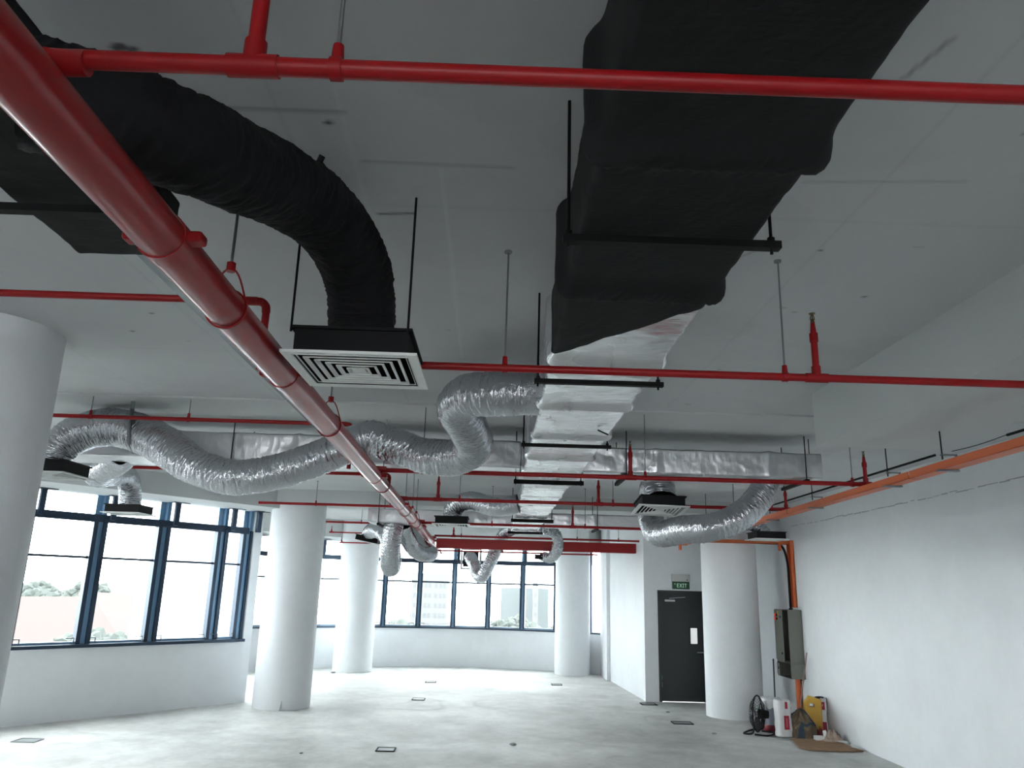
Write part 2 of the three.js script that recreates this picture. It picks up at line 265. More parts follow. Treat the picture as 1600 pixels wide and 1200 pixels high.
// ---------------------------------------------------------------- door and exit sign
{
  const d = new THREE.Group(); d.name = 'door_1'; d.userData = { kind: 'structure', label: 'dark grey fire door with a narrow lit pane', category: 'door' }; scene.add(d);
  const z = DOOR.z - 0.05, { x0, x1, h } = DOOR;
  part('door_frame', merge(box(x0 - 0.03, x0 + 0.03, 0, h, z - 0.1, DOOR.z + 0.012), box(x1 - 0.03, x1 + 0.03, 0, h, z - 0.1, DOOR.z + 0.012), box(x0 - 0.03, x1 + 0.03, h - 0.03, h + 0.03, z - 0.1, DOOR.z + 0.012)), M.door, d);
  const vx0 = 4.12, vx1 = 4.27, vy0 = 1.13, vy1 = 1.45;
  const leaf = part('door_leaf', merge(box(x0 + 0.03, vx0, 0.01, h - 0.03, z - 0.05, z), box(vx1, x1 - 0.03, 0.01, h - 0.03, z - 0.05, z), box(vx0, vx1, 0.01, vy0, z - 0.05, z), box(vx0, vx1, vy1, h - 0.03, z - 0.05, z)), M.door, d);
  part('vision_pane', box(vx0, vx1, vy0, vy1, z - 0.03, z - 0.02), M.litPane, leaf, 'narrow bright glass pane');
  part('vision_trim', merge(box(vx0 - 0.012, vx0 + 0.004, vy0 - 0.012, vy1 + 0.012, z, z + 0.008), box(vx1 - 0.004, vx1 + 0.012, vy0 - 0.012, vy1 + 0.012, z, z + 0.008), box(vx0, vx1, vy0 - 0.012, vy0 + 0.004, z, z + 0.008), box(vx0, vx1, vy1 - 0.004, vy1 + 0.012, z, z + 0.008)), M.blackMetal, leaf);
  part('door_closer', merge(rbox(x0 + 0.13, x0 + 0.34, 1.965, 2.005, z, z + 0.05, 0.008), cyl(V(x0 + 0.22, 2.03, z + 0.04), V(x0 + 0.55, 2.06, z + 0.05), 0.007)), M.chrome, d, 'silver door closer');
  part('handle', merge(cyl(V(4.36, 0.97, z), V(4.36, 0.97, z + 0.05), 0.011), cyl(V(4.37, 0.97, z + 0.05), V(4.24, 0.97, z + 0.05), 0.010)), M.chrome, leaf, 'chrome lever handle');
  for (const y of [0.28, 0.42]) part('hinge', cyl(V(x0 + 0.035, y, z + 0.012), V(x0 + 0.035, y + 0.09, z + 0.012), 0.01), M.chrome, d);
}
{
  const s = thing('exit_sign', 'green exit sign with white housing above the dark door', 'sign', null, [3.93, 2.22, DOOR.z]);
  part('housing', rbox(-0.19, 0.19, 0.155, 0.30, 0, 0.07, 0.008), M.lampHousing, s, 'white lamp housing');
  part('test_button', cyl(V(0.13, 0.19, 0.07), V(0.13, 0.19, 0.076), 0.012), M.blackMetal, s);
  const c = document.createElement('canvas'); c.width = 512; c.height = 220; const g = c.getContext('2d');
  g.fillStyle = '#0d4a2a'; g.fillRect(0, 0, 512, 220); g.strokeStyle = '#c9f0d4'; g.fillStyle = '#c9f0d4';
  g.font = 'bold 165px sans-serif'; g.textBaseline = 'middle'; g.fillText('EXIT', 118, 116, 320);
  g.lineWidth = 12; g.beginPath(); g.moveTo(100, 72); g.lineTo(58, 72); g.moveTo(78, 54); g.lineTo(58, 72); g.lineTo(78, 90); g.stroke();
  const t = new THREE.CanvasTexture(c); t.colorSpace = THREE.SRGBColorSpace;
  part('sign_body', box(-0.18, 0.18, 0.0, 0.155, 0.015, 0.055), M.exitGreen, s);
  const pl = new THREE.PlaneGeometry(0.355, 0.15).translate(0, 0.0775, 0.0565);
  part('sign_face', pl, std({ map: t, roughness: 0.35 }), s, 'green face with pale EXIT lettering');
}

// ================================================================ DUCTWORK
// rectangular duct wrapped in a soft skin; axis 'z' or 'x'; off(s, k) swells the skin
function ductGeo(axis, s0, s1, c, lo, w, h, off, endFn) {
  const n = Math.max(8, Math.ceil(Math.abs(s1 - s0) / 0.016)), per = [];
  const rc = 0.02, hw = w / 2, hh = h / 2;
  const corner = (cx, cy, a0) => { for (let k = 0; k <= 4; k++) { const a = a0 + k / 4 * Math.PI / 2; per.push([cx + rc * Math.cos(a), cy + rc * Math.sin(a), Math.cos(a), Math.sin(a)]); } };
  const edge = (x0, y0, x1, y1, nx, ny, m) => { for (let k = 1; k < m; k++) per.push([lerp(x0, x1, k / m), lerp(y0, y1, k / m), nx, ny]); };
  corner(-hw + rc, -hh + rc, Math.PI); edge(-hw + rc, -hh, hw - rc, -hh, 0, -1, 16); corner(hw - rc, -hh + rc, -Math.PI / 2); edge(hw, -hh + rc, hw, hh - rc, 1, 0, 10);
  corner(hw - rc, hh - rc, 0); edge(hw - rc, hh, -hw + rc, hh, 0, 1, 16); corner(-hw + rc, hh - rc, Math.PI / 2); edge(-hw, hh - rc, -hw, -hh + rc, -1, 0, 10); per.push(per[0].slice());
  const K = per.length - 1; let arc0 = 0; per.forEach((p, k) => { if (k) arc0 += Math.hypot(p[0] - per[k - 1][0], p[1] - per[k - 1][1]); p[4] = arc0; });
  const g = grid(n, K, (u, v, i, j) => {
    const [x, y, nx, ny, arc] = per[j], se = endFn ? endFn(x) : s1, s = lerp(s0, se, u), o = off(s, x, y), cc = typeof c === 'function' ? c(s) : c;
    const px = x + nx * o, py = lo + hh + y + ny * o;
    return axis === 'z' ? [cc + px, py, s, s, arc] : [s, py, cc + px, s, arc];
  }, true);
  const caps = [0, 1].map((e) => grid(1, K, (u, v, i, j) => { const [x, y, nx, ny] = per[j], s = e ? (endFn ? endFn(x) : s1) : s0, o = off(s, x, y), f = u, cc = typeof c === 'function' ? c(s) : c; const px = (x + nx * o) * f, py = lo + hh + (y + ny * o) * f; return axis === 'z' ? [cc + px, py, s, x * f, y * f] : [s, py, cc + px, x * f, y * f]; }));
  return merge(g, ...caps);
}
const bump = (s, at, w) => Math.exp(-(((s - at) / w) ** 2));
const joints = Array.from({ length: 21 }, (_, k) => 1.165 - 1.04 * k);
const skin = (amp, sc) => (s, x, y) => amp * (n3(s * sc, x * sc * 1.3, y * sc * 1.3) + 0.5 * n3(s * sc * 2.7 + 9, x * sc * 2, y * sc * 2));
{
  const cx = (s) => 0.565 + 0.004 * Math.max(0, -s - 2);
  const t = thing('main_duct', 'long rectangular air duct, black wrapped near, silver foil further back', 'duct');
  const swell = (s) => joints.reduce((a, j) => a + (s < -3.4 ? 0.032 : 0.046) * bump(s, j, s < j ? 0.018 : 0.085), 0);
  const sk = skin(0.0028, 4.5);
  const off = (s, x, y) => swell(s) + sk(s, x, y) + (s < -3.2 ? 0.3 * sk(s * 2.2, x * 2, y * 2) : 0);
  part('black_wrap', ductGeo('z', 3.0, -3.5, cx, 3.3, 0.60, 0.36, (s, x, y) => off(s, x, y) + 0.006, (x) => lerp(-3.9, -3.12, clamp((x + 0.3) / 0.6)) + 0.02 * n3(x * 9, 3, 1)), M.cloth, t, 'black cloth wrapping');
  part('foil_wrap', ductGeo('z', -3.05, -8.64, cx, 3.3, 0.60, 0.36, off), M.foil, t, 'crinkled silver foil insulation');
  part('tapered_section', ductGeo('z', -8.62, -9.15, cx, 3.3, 0.58, 0.34, (s, x, y) => 0.06 * clamp((s + 9.15) / 0.5) ** 2 + sk(s, x, y)), M.foil, t);
  part('foil_wrap', ductGeo('z', -9.1, -17.1, cx, 3.30, 0.53, 0.24, (s, x, y) => swell(s) * 0.5 + sk(s, x, y)), M.foil, t);
  // a dark plug wire poking from the wrap
  part('wrap_pin', merge(cyl(V(0.75, 3.285, -5.75), V(0.83, 3.25, -5.75), 0.006)), M.blackMetal, t);
}
{
  const t = thing('black_duct', 'black wrapped rectangular duct above the thick red pipe', 'duct');
  part('black_wrap', ductGeo('z', 3.0, -2.74, -1.42, 3.28, 0.36, 0.23, (s, x, y) => skin(0.004, 4)(s, x, y)), M.cloth, t);
}
single('galvanised_trunking', extrudeXZ([[-1.488, -2.8], [-1.42, -2.8], [-1.50, -7.2], [-1.555, -7.2]], 3.38, 3.43), M.steel, 'thin grey metal trunking running behind the thick red pipe', 'trunking');
const crossSkin = (seedK) => (s, x, y) => 0.004 * n3(s * 3 + seedK, x * 5, y * 5) + 0.0025 * n3(s * 11, x * 12, y * 12 + seedK) + 0.012 * [-3.4, -2.1, -0.8, 1.7, 2.9].reduce((a, j) => a + bump(s, j, 0.05), 0);
function crossDuct(label, x0, x1, z, lo, w, h, k) { const t = thing('branch_duct', label, 'duct'); part('foil_wrap', ductGeo('x', x0, x1, z, lo, w, h, crossSkin(k)), M.foilFlat, t); return t; }
crossDuct('silver foil branch duct left of the main duct, behind the long flexible hose', -4.7, 0.25, -8.5, 3.355, 0.6, 0.29, 1);
crossDuct('silver foil branch duct reaching right of the main duct to a square end', 0.9, 3.47, -8.5, 3.335, 0.6, 0.27, 5);
crossDuct('far silver branch duct with box end left of the thick red pipe', -2.17, 0.28, -13.8, 3.17, 0.6, 0.23, 9);
crossDuct('far silver branch duct passing right of the main duct behind a diffuser', 0.88, 4.1, -13.8, 3.19, 0.6, 0.21, 13);

// trapeze hangers: bar and two rods
function hanger(label, z, x0, x1, y, hb = 0.013, mat = M.rodBlack) {
  const t = thing('duct_hanger', label, 'hanger');
  part('bar', box(x0, x1, y - hb, y + hb, z - 0.018, z + 0.018), M.rodBlack, t);
  for (const x of [x0 + 0.02, x1 - 0.03]) { const r = part('rod', cyl(V(x, y - 0.03, z), V(x, CEIL, z), 0.006, 0.006, 8), mat, t); part('nut', cyl(V(x, y + 0.015, z), V(x, y + 0.03, z), 0.013, 0.013, 6), mat, r); }
  return t;
}
[['black trapeze bar under the black part of the main duct', -2.44, 0.2, 0.945, 3.262], ['black trapeze bar where silver foil begins on the main duct', -4.31, 0.2, 0.94, 3.262], ['third black trapeze bar under the silver main duct', -6.33, 0.195, 0.935, 3.262], ['black trapeze bar under the main duct at the wide branch junction', -8.46, 0.19, 0.95, 3.245, 0.022], ['black trapeze bar under the narrow far main duct before the far branch', -13.36, 0.27, 0.99, 3.25, 0.028], ['last black trapeze bar near the far end of the main duct', -16.3, 0.27, 0.99, 3.255, 0.024]].forEach((a) => hanger(...a));
hanger('black trapeze bar under the short black duct at the left edge', -2.33, -2.25, -1.17, 3.25);
function crossHanger(label, x, z0, z1, y) {
  const t = thing('duct_hanger', label, 'hanger');
  part('bar', box(x - 0.02, x + 0.02, y - 0.022, y + 0.012, z0, z1), M.rodBlack, t);
  for (const z of [z0 + 0.03, z1 - 0.03]) part('rod', cyl(V(x, y, z), V(x, CEIL - 0.02, z), 0.006, 0.006, 8), M.rodBlack, t);
}
crossHanger('black strut under the left branch duct above the hose sag', -2.78, -8.87, -8.13, 3.325);
crossHanger('black strut under the right branch duct near the main duct', 1.37, -8.87, -8.13, 3.305);
crossHanger('black strut under the right branch duct near its square end', 3.28, -8.87, -8.13, 3.305);
crossHanger('black strut under the far left branch duct box end', -1.98, -14.17, -13.43, 3.14);
crossHanger('black strut under the far right branch duct', 1.75, -14.17, -13.43, 3.16);

// flexible ducts
function flexGeo(pts, r, o = {}) {
  const { amp = 0.006, pitch = 0.045, seg = 0.0085, rad = 40, flat = 1, sinW = 0.4 } = o;
  const cv = new THREE.CatmullRomCurve3(pts.map((p) => V(...p)), false, 'centripetal'), L = cv.getLength(), n = Math.ceil(L / seg), fr = cv.computeFrenetFrames(n, false), k0 = rr(0, 50);
  return grid(n, rad, (u, v, i) => {
    const c = cv.getPointAt(u), th = v * Math.PI * 2, ct = Math.cos(th), st = Math.sin(th), s = u * L;
    const rb = typeof r === 'function' ? r(u) : r, ph = s / pitch * 6.2832 + 2.2 * n3(ct * 1.6, st * 1.6, s * 3 + k0);
    const w1 = 1 - Math.abs(n3(ct * 1.3 + k0, st * 1.3, s * 17)), w2 = 1 - Math.abs(n3(ct * 2.1, st * 2.1 + k0, s * 31));
    const rd = rb + amp * (sinW * Math.sin(ph) + 1.5 * (w1 * w1 - 0.5) + 0.8 * (w2 - 0.6) + 0.9 * n3(ct * 0.9, st * 0.9 + k0, s * 3.2));
    const N = fr.normals[i], B = fr.binormals[i];
    return [c.x + (N.x * ct + B.x * st) * rd, c.y + (N.y * ct + B.y * st) * rd * flat, c.z + (N.z * ct + B.z * st) * rd, s, th * rb];
  }, true);
}
function flex(label, pts, r, mat = M.flex, o = {}) {
  const t = thing('flexible_duct', label, 'flexible duct');
  part('hose', flexGeo(pts, r, o), mat, t);
  for (const [a, b] of o.collars ?? []) part('collar', cyl(V(...a), V(...b), 0.163, 0.163, 32, true), o.collarMat ?? mat, t);
  return t;
}
const blackFlex = flex('fat black flexible duct arching from black duct to the near diffuser', [[-1.3, 3.36, -1.86], [-1.16, 3.365, -1.93], [-1.0, 3.40, -2.12], [-0.9, 3.47, -2.42], [-0.81, 3.55, -2.72], [-0.72, 3.565, -3.05], [-0.66, 3.48, -3.32], [-0.645, 3.32, -3.44], [-0.645, 3.17, -3.46]], 0.152, M.flexCloth, { amp: 0.006, pitch: 0.09, sinW: 0.1 });
part('tie', merge(tube([V(-0.82, 3.69, -2.88), V(-0.77, 3.74, -2.86), V(-0.745, 3.783, -2.84)], 0.013, 10, 6), tube([V(-0.755, 3.77, -2.85), V(-0.69, 3.70, -2.9), V(-0.60, 3.60, -2.97)], 0.003, 10, 5)), M.blackMetal, blackFlex, 'knotted black tie to the ceiling');
flex('long silver flexible duct sagging from the main duct to the far left', [[0.27, 3.46, -5.35], [0.0, 3.45, -5.38], [-0.2, 3.46, -5.5], [-0.31, 3.44, -5.78], [-0.24, 3.36, -6.2], [-0.2, 3.28, -6.55], [-0.35, 3.22, -6.8], [-0.62, 3.24, -6.95], [-0.95, 3.36, -7.05], [-1.2, 3.42, -7.1], [-1.5, 3.28, -7.1], [-1.9, 3.12, -7.12], [-2.35, 3.03, -7.15], [-2.75, 3.12, -7.25], [-3.2, 3.36, -7.5], [-3.6, 3.53, -7.66], [-3.92, 3.56, -7.7], [-4.18, 3.46, -7.68], [-4.29, 3.3, -7.62], [-4.3, 3.17, -7.6]], (u) => 0.158 + 0.03 * clamp((u - 0.68) / 0.1) * clamp((1 - u) / 0.06), M.flex, { collars: [[[0.19, 3.46, -5.35], [0.3, 3.46, -5.35]]] });
{
  const t = thing('hose_strap', 'grey strap hanging from the ceiling around the arched silver hose', 'strap');
  part('strip', box(-3.57, -3.53, 3.66, CEIL, -7.47, -7.465), M.steel, t);
  part('loop', tube([V(-3.55, 3.70, -7.47), V(-3.54, 3.62, -7.44), V(-3.53, 3.5, -7.43), V(-3.53, 3.38, -7.48), V(-3.54, 3.31, -7.62)], 0.022, 24, 8).scale(1, 1, 1), M.steel, t);
}
flex('silver flexible duct rising over and dropping to a diffuser by the left windows', [[-4.15, 3.48, -8.62], [-4.3, 3.44, -8.95], [-4.6, 3.36, -9.25], [-4.95, 3.36, -9.8], [-5.25, 3.52, -10.9], [-5.42, 3.58, -11.5], [-5.48, 3.48, -11.82], [-5.48, 3.3, -11.9], [-5.47, 3.16, -11.9]], 0.155);
flex('silver flexible duct looping under the right diffuser from the branch end', [[3.0, 3.37, -8.55], [2.92, 3.22, -8.5], [2.75, 3.03, -8.42], [2.5, 2.87, -8.36], [2.28, 2.80, -8.4], [2.08, 2.80, -8.62], [1.98, 2.78, -9.0], [1.93, 2.83, -9.45], [1.93, 3.0, -9.72], [1.93, 3.24, -9.7], [1.92, 3.36, -9.45], [1.92, 3.34, -9.18], [1.92, 3.17, -9.1]], (u) => 0.15 + 0.035 * clamp((u - 0.8) / 0.1), M.flex, { rad: 36 });
flex('silver flexible duct bridging from the narrow main duct to the small middle diffuser', [[0.34, 3.36, -11.75], [0.1, 3.31, -11.8], [-0.12, 3.34, -11.9], [-0.36, 3.42, -12.05], [-0.56, 3.38, -12.2], [-0.66, 3.28, -12.3], [-0.67, 3.15, -12.3]], 0.14);
flex('limp silver hose hanging in a deep loop below the far left branch duct', [[-1.74, 3.22, -13.75], [-1.76, 3.0, -13.72], [-1.79, 2.72, -13.8], [-1.81, 2.5, -14.05], [-1.83, 2.45, -14.4], [-1.88, 2.6, -14.85], [-2.0, 2.9, -15.4], [-2.25, 3.16, -16.2], [-2.55, 3.28, -17.0], [-2.74, 3.24, -17.5], [-2.78, 3.14, -17.6]], 0.165);
flex('silver hose sagging in a bend under the far thick red pipe', [[-1.62, 3.22, -14.05], [-1.61, 3.04, -14.5], [-1.53, 2.84, -14.95], [-1.4, 2.74, -15.3], [-1.26, 2.74, -15.6], [-1.26, 2.79, -15.95], [-1.42, 2.87, -16.35], [-1.62, 3.05, -16.65], [-1.78, 3.3, -16.9], [-1.85, 3.5, -17.1]], 0.14);
flex('pale silver hose bent like a V before the far windows', [[0.5, 3.42, -17.0], [0.36, 3.41, -17.5], [0.2, 3.3, -17.93], [0.08, 3.05, -18.05], [-0.06, 2.75, -18.0], [-0.18, 2.5, -18.02], [-0.27, 2.38, -18.1], [-0.36, 2.45, -18.2], [-0.45, 2.66, -18.3], [-0.53, 2.8, -18.45], [-0.54, 2.82, -18.62]], 0.14);
flex('crumpled silver hose dropping across the red box beam', [[0.88, 3.42, -16.7], [1.12, 3.36, -16.72], [1.3, 3.28, -16.85], [1.37, 3.14, -17.1], [1.37, 2.98, -17.32], [1.3, 2.85, -17.6], [1.2, 2.84, -17.9], [1.14, 2.86, -18.12]], 0.10, M.flex, { amp: 0.02 });
flex('short silver hose from the far right branch end to the diffuser over the column', [[4.08, 3.3, -13.78], [4.3, 3.34, -13.7], [4.5, 3.3, -13.6], [4.6, 3.2, -13.52], [4.62, 3.13, -13.5]], 0.11, M.flex, { amp: 0.012 });

// ceiling diffusers
const HALF = 0.29;
function slat(p, th) { // p: four corners, th: thickness along normal
  const [a, b, c, d] = p.map((q) => V(...q)), n = b.clone().sub(a).cross(d.clone().sub(a)).normalize().multiplyScalar(th);
  const q = [a, b, c, d, ...[a, b, c, d].map((v) => v.clone().add(n))], f = [[0, 2, 1], [0, 3, 2], [4, 5, 6], [4, 6, 7], [0, 1, 5], [0, 5, 4], [1, 2, 6], [1, 6, 5], [2, 3, 7], [2, 7, 6], [3, 0, 4], [3, 4, 7]], pos = [];
  f.forEach((t) => t.forEach((k) => pos.push(q[k].x, q[k].y, q[k].z)));
  const g = new THREE.BufferGeometry(); g.setAttribute('position', new THREE.Float32BufferAttribute(pos, 3)); g.computeVertexNormals(); return plain(g);
}
const vaneGeos = [];
for (let k = 0; k < 6; k++) {   // each vane: an upright lip and a blade leaning inwards
  const a = 0.25 - k * 0.04, b = a - 0.016;
  for (let s = 0; s < 4; s++) vaneGeos.push(merge(slat([[-a, 0.0, a], [a, 0.0, a], [a, 0.0045, a], [-a, 0.0045, a]], -0.002), slat([[-a, 0.004, a], [a, 0.004, a], [b, 0.0105, b], [-b, 0.0105, b]], 0.002)).rotateY(s * Math.PI / 2));
}
const plateGeo = merge(...[0, 1, 2, 3].map((s) => slat([[-HALF, 0, HALF], [HALF, 0, HALF], [0.25, 0.004, 0.25], [-0.25, 0.004, 0.25]], 0.004).rotateY(s * Math.PI / 2)), box(-HALF, HALF, 0, 0.012, HALF - 0.003, HALF), box(-HALF, HALF, 0, 0.012, -HALF, -HALF + 0.003), box(-HALF, -HALF + 0.003, 0, 0.012, -HALF, HALF), box(HALF - 0.003, HALF, 0, 0.012, -HALF, HALF));
const coreGeo = box(-0.03, 0.03, 0.004, 0.016, -0.03, 0.03);
const boxGeo = merge(box(-0.24, 0.24, 0.125, 0.13, -0.24, 0.24), box(-0.245, 0.245, 0.004, 0.13, 0.24, 0.245), box(-0.245, 0.245, 0.004, 0.13, -0.245, -0.24), box(-0.245, -0.24, 0.004, 0.13, -0.24, 0.24), box(0.24, 0.245, 0.004, 0.13, -0.24, 0.24), box(-0.262, 0.262, 0.118, 0.13, 0.24, 0.262), box(-0.262, 0.262, 0.118, 0.13, -0.262, -0.24), box(-0.262, -0.24, 0.118, 0.13, -0.262, 0.262), box(0.24, 0.262, 0.118, 0.13, -0.262, 0.262));
function diffuser(label, at, rot = [0, 0, 0], sc = 1, neck = 1) {
  const t = thing('ceiling_diffuser', label, 'diffuser', null, at); t.rotation.set(...rot); t.scale.setScalar(sc);
  part('frame', plateGeo, M.whitePowder, t); part('plenum_box', boxGeo, M.blackMetal, t, 'black neck box').scale.set(neck, 1, neck); part('centre_plate', coreGeo, M.whitePowder, t);
  vaneGeos.forEach((g) => part('vane', g, M.whitePowder, t));
  return t;
}
const nearDiff = diffuser('near white square louvred diffuser under the fat black hose', [-0.643, 3.05, -3.462]);
for (const [x, z] of [[-0.40, -3.2], [-0.9, -3.2]]) part('hanger_rod', cyl(V(x + 0.643, 0.10, z + 3.462), V(x + 0.643, CEIL - 3.05, z + 3.462), 0.0055, 0.0055, 8), M.rodBlack, nearDiff, 'thin black hanger rod');
diffuser('white diffuser with black neck partly behind the left column', [-4.30, 3.05, -7.6]);
diffuser('white diffuser hanging in front of the left windows', [-5.47, 3.05, -11.9]);
diffuser('tilted white diffuser under the looping hose on the right', [1.91, 3.04, -9.12], [-0.1, 0, -0.02]);
diffuser('small white diffuser left of the narrow far main duct', [-0.67, 3.05, -12.32]);
diffuser('white diffuser high beside the column near the orange riser', [4.66, 3.05, -13.5]);
diffuser('tilted far diffuser above the far left column', [-2.80, 3.04, -17.65], [0, 0, -0.18]);
diffuser('diffuser dangling on edge before the far curved windows', [-0.53, 2.79, -18.72], [Math.PI / 2, 0, 0.08], 0.85, 0.8);
diffuser('far diffuser hanging right of the curved windows before the far column', [1.14, 2.79, -18.15], [0.05, 0, -0.08], 0.85);

// ================================================================ SPRINKLER PIPES
const RP = 0.0215;
const mainX = (z) => -1.0 + 0.0222 * (z + 1);
{
  const a = V(mainX(2), 3.1, 2), b = V(mainX(-20.8), 3.1, -20.8);
  const t = thing('main_sprinkler_pipe', 'thick red main pipe running diagonally back overhead', 'pipe');
  part('pipe', cyl(a, b, 0.072, 0.072, 48), M.redMain, t);
  const tip = V(mainX(-20.8), 3.1, -20.8); part('end_tail', merge(tube([tip, V(tip.x, 3.1, -21.2), V(tip.x + 0.02, 3.02, -21.5)], 0.03, 12, 8)), M.red, t);
  for (const z of [-2.2, -3.74, -7.3, -9.8, -13.2, -17.25]) {   // grooved couplings with bolt ears
    const x = mainX(z), c = part('coupling', merge(cyl(V(x, 3.1, z - 0.035), V(x, 3.1, z + 0.035), 0.0765, 0.0765, 40)), M.redMain, t);
    for (const s of [-1, 1]) part('bolt_ear', rbox(x + s * 0.09 - 0.03, x + s * 0.09 + 0.03, 3.088, 3.122, z - 0.028, z + 0.028, 0.01), M.redDark, c);
  }
  for (const z of [-1.475, -3.74, -7.35, -9.8, -13.2, -17.25]) part('outlet_saddle', merge(cyl(V(mainX(z), 3.1, z), V(mainX(z) + 0.03, 3.19, z), 0.036, 0.03, 20), cyl(V(mainX(z) - 0.005, 3.175, z), V(mainX(z) + 0.1, 3.175, z), 0.031, 0.027, 20)), M.redMain, t);
  for (const z of [-2.8, -4.95, -7.95, -10.6, -11.8, -12.6]) {   // pear hangers
    const x = mainX(z), pts = []; for (let k = 0; k <= 18; k++) { const th = -Math.PI * 0.5 + (k / 18) * Math.PI * 2; pts.push(V(x + 0.077 * Math.cos(th), 3.1 + 0.077 * Math.sin(th), z)); }
    const h = part('pear_hanger', merge(tube(pts.slice(0, 18), 0.0045, 40, 6, true), tube([V(x + 0.076, 3.12, z), V(x + 0.03, 3.24, z), V(x, 3.27, z)], 0.004, 10, 5), tube([V(x - 0.076, 3.12, z), V(x - 0.03, 3.24, z), V(x, 3.27, z)], 0.004, 10, 5), cyl(V(x, 3.25, z), V(x, 3.285, z), 0.018, 0.018, 8)), M.redDark, t);
    part('rod', cyl(V(x, 3.27, z), V(x, CEIL, z), 0.006, 0.006, 8), M.rodZinc, h);
  }
}
const headGeo = merge(cyl(V(0, 0, 0), V(0, 0.022, 0), 0.011, 0.009, 10), cyl(V(-0.012, 0.02, 0), V(-0.004, 0.05, 0), 0.0025, 0.0025, 6), cyl(V(0.012, 0.02, 0), V(0.004, 0.05, 0), 0.0025, 0.0025, 6), cyl(V(0, 0.02, 0), V(0, 0.05, 0), 0.003, 0.003, 6), cyl(V(0, 0.05, 0), V(0, 0.053, 0), 0.016, 0.016, 12));
function branch(label, z, y, x0, x1, { risers = [], hangers = [], zincTop = 1, drop, elbowUp, r = RP, clampMat = M.redDark } = {}) {
  const t = thing('sprinkler_branch_pipe', label, 'pipe');
  part('pipe', cyl(V(x0, y, z), V(x1, y, z), r, r, 20), M.red, t);
  for (const [x, top] of risers) {
    const k = part('riser', merge(cyl(V(x, y, z), V(x, top - 0.06, z), r * 0.85, r * 0.85, 16), cyl(V(x, top - 0.10, z), V(x, top - 0.055, z), r * 1.08, r * 1.08, 16), cyl(V(x, top - 0.055, z), V(x, top, z), r * 0.8, r * 0.55, 16)), M.red, t);
    part('tee', merge(cyl(V(x - 0.055, y, z), V(x + 0.055, y, z), r * 1.22, r * 1.22, 20), cyl(V(x, y, z), V(x, y + 0.06, z), r * 1.15, r * 1.15, 16)), M.redDark, k);
    if (top < CEIL - 0.1) { const hd = part('sprinkler_head', headGeo, M.brass, k, 'brass sprinkler head'); hd.position.set(x, top, z); }
  }
  for (const x of hangers) {
    const c = part('clamp', merge(cyl(V(x - 0.013, y, z), V(x + 0.013, y, z), r * 1.25, r * 1.25, 16), cyl(V(x, y, z), V(x, y + 0.06, z), 0.016, 0.012, 10)), clampMat, t);
    part('hanger_rod', cyl(V(x, y + 0.05, z), V(x + 0.002, CEIL, z), 0.005, 0.005, 8), M.rodZinc, c);
    part('ceiling_anchor', cyl(V(x, CEIL - 0.01, z), V(x, CEIL, z), 0.02, 0.02, 8), M.rodZinc, c);
  }
  if (drop !== undefined) {   // elbow turning down into the main
    const rr2 = 0.05, x = x1;
    part('elbow', merge(tube([V(x, y, z), V(x + rr2 * 0.6, y - rr2 * 0.1, z), V(x + rr2, y - rr2 * 0.5, z), V(x + rr2 * 1.1, y - rr2 * 1.2, z)], r * 1.15, 16, 14), cyl(V(x - 0.05, y, z), V(x + 0.005, y, z), r * 1.25, r * 1.25, 18)), M.redDark, t);
    part('drop_pipe', cyl(V(x + rr2 * 1.1, y - rr2, z), V(x + rr2 * 1.1, drop, z), r, r, 18), M.red, t);
  }
  return t;
}
branch('nearest red branch pipe crossing the top of the picture', -1.475, 3.185, mainX(-1.475) + 0.02, 2.6, { risers: [[-0.555, 3.79]], hangers: [-0.375], r: 0.021 });
branch('red branch pipe passing behind the near diffuser to the right edge', -3.74, 3.17, mainX(-3.74) + 0.06, 3.8, { risers: [[1.59, 3.46]], hangers: [0.025, 1.43], r: 0.0195 });
branch('red branch pipe in front of the silver branch ducts, ending at the orange tray', -7.35, 3.165, mainX(-7.35) + 0.06, 3.53, { risers: [[1.27, 3.46], [3.52, 3.43]], hangers: [-0.7, 1.41, 3.39] });
branch('red branch pipe behind the right diffuser and looping hose', -9.8, 3.175, mainX(-9.8) + 0.06, 3.66, { risers: [[-0.72, 3.45], [1.287, 3.46], [3.65, 3.44]], hangers: [-0.45, 1.47, 3.47] });
branch('red branch pipe just before the far silver branch ducts', -13.2, 3.155, mainX(-13.2) + 0.06, 3.6, { risers: [[1.3, 3.48]], hangers: [-0.05, 1.51, 2.9] });
branch('farthest red branch pipe running along the red box beam', -17.25, 3.21, mainX(-17.25) + 0.06, 3.6, { risers: [[-0.89, 3.4], [1.36, 3.42]], hangers: [-0.72, 0.1, 1.8, 2.7] });
branch('near left red pipe turning down over the thick main pipe', -3.74, 3.48, -3.6, mainX(-3.74) - 0.18, { drop: 3.12, r: 0.0185 });
branch('left red pipe crossing before the arched silver hose', -7.3, 3.585, -4.9, mainX(-7.3) - 0.3, { drop: 3.16, hangers: [-3.85, -2.93], r: 0.019 });
branch('left red pipe mostly hidden behind the sagging silver hose', -9.8, 3.465, -4.75, mainX(-9.8) - 0.2, { drop: 3.13, hangers: [-3.0] });
branch('left red pipe crossing the top of the middle column', -13.2, 3.41, -3.95, mainX(-13.2) - 0.2, { drop: 3.12, hangers: [-3.0] });
branch('left red pipe between the middle and far left columns', -17.25, 3.44, -4.2, mainX(-17.25) - 0.2, { drop: 3.12, hangers: [-2.9] });
branch('short far red pipe with two upright stubs by the left bay windows', -19.7, 3.38, -4.05, -1.9, { risers: [[-4.03, 3.48], [-3.18, 3.48]], r: 0.016 });
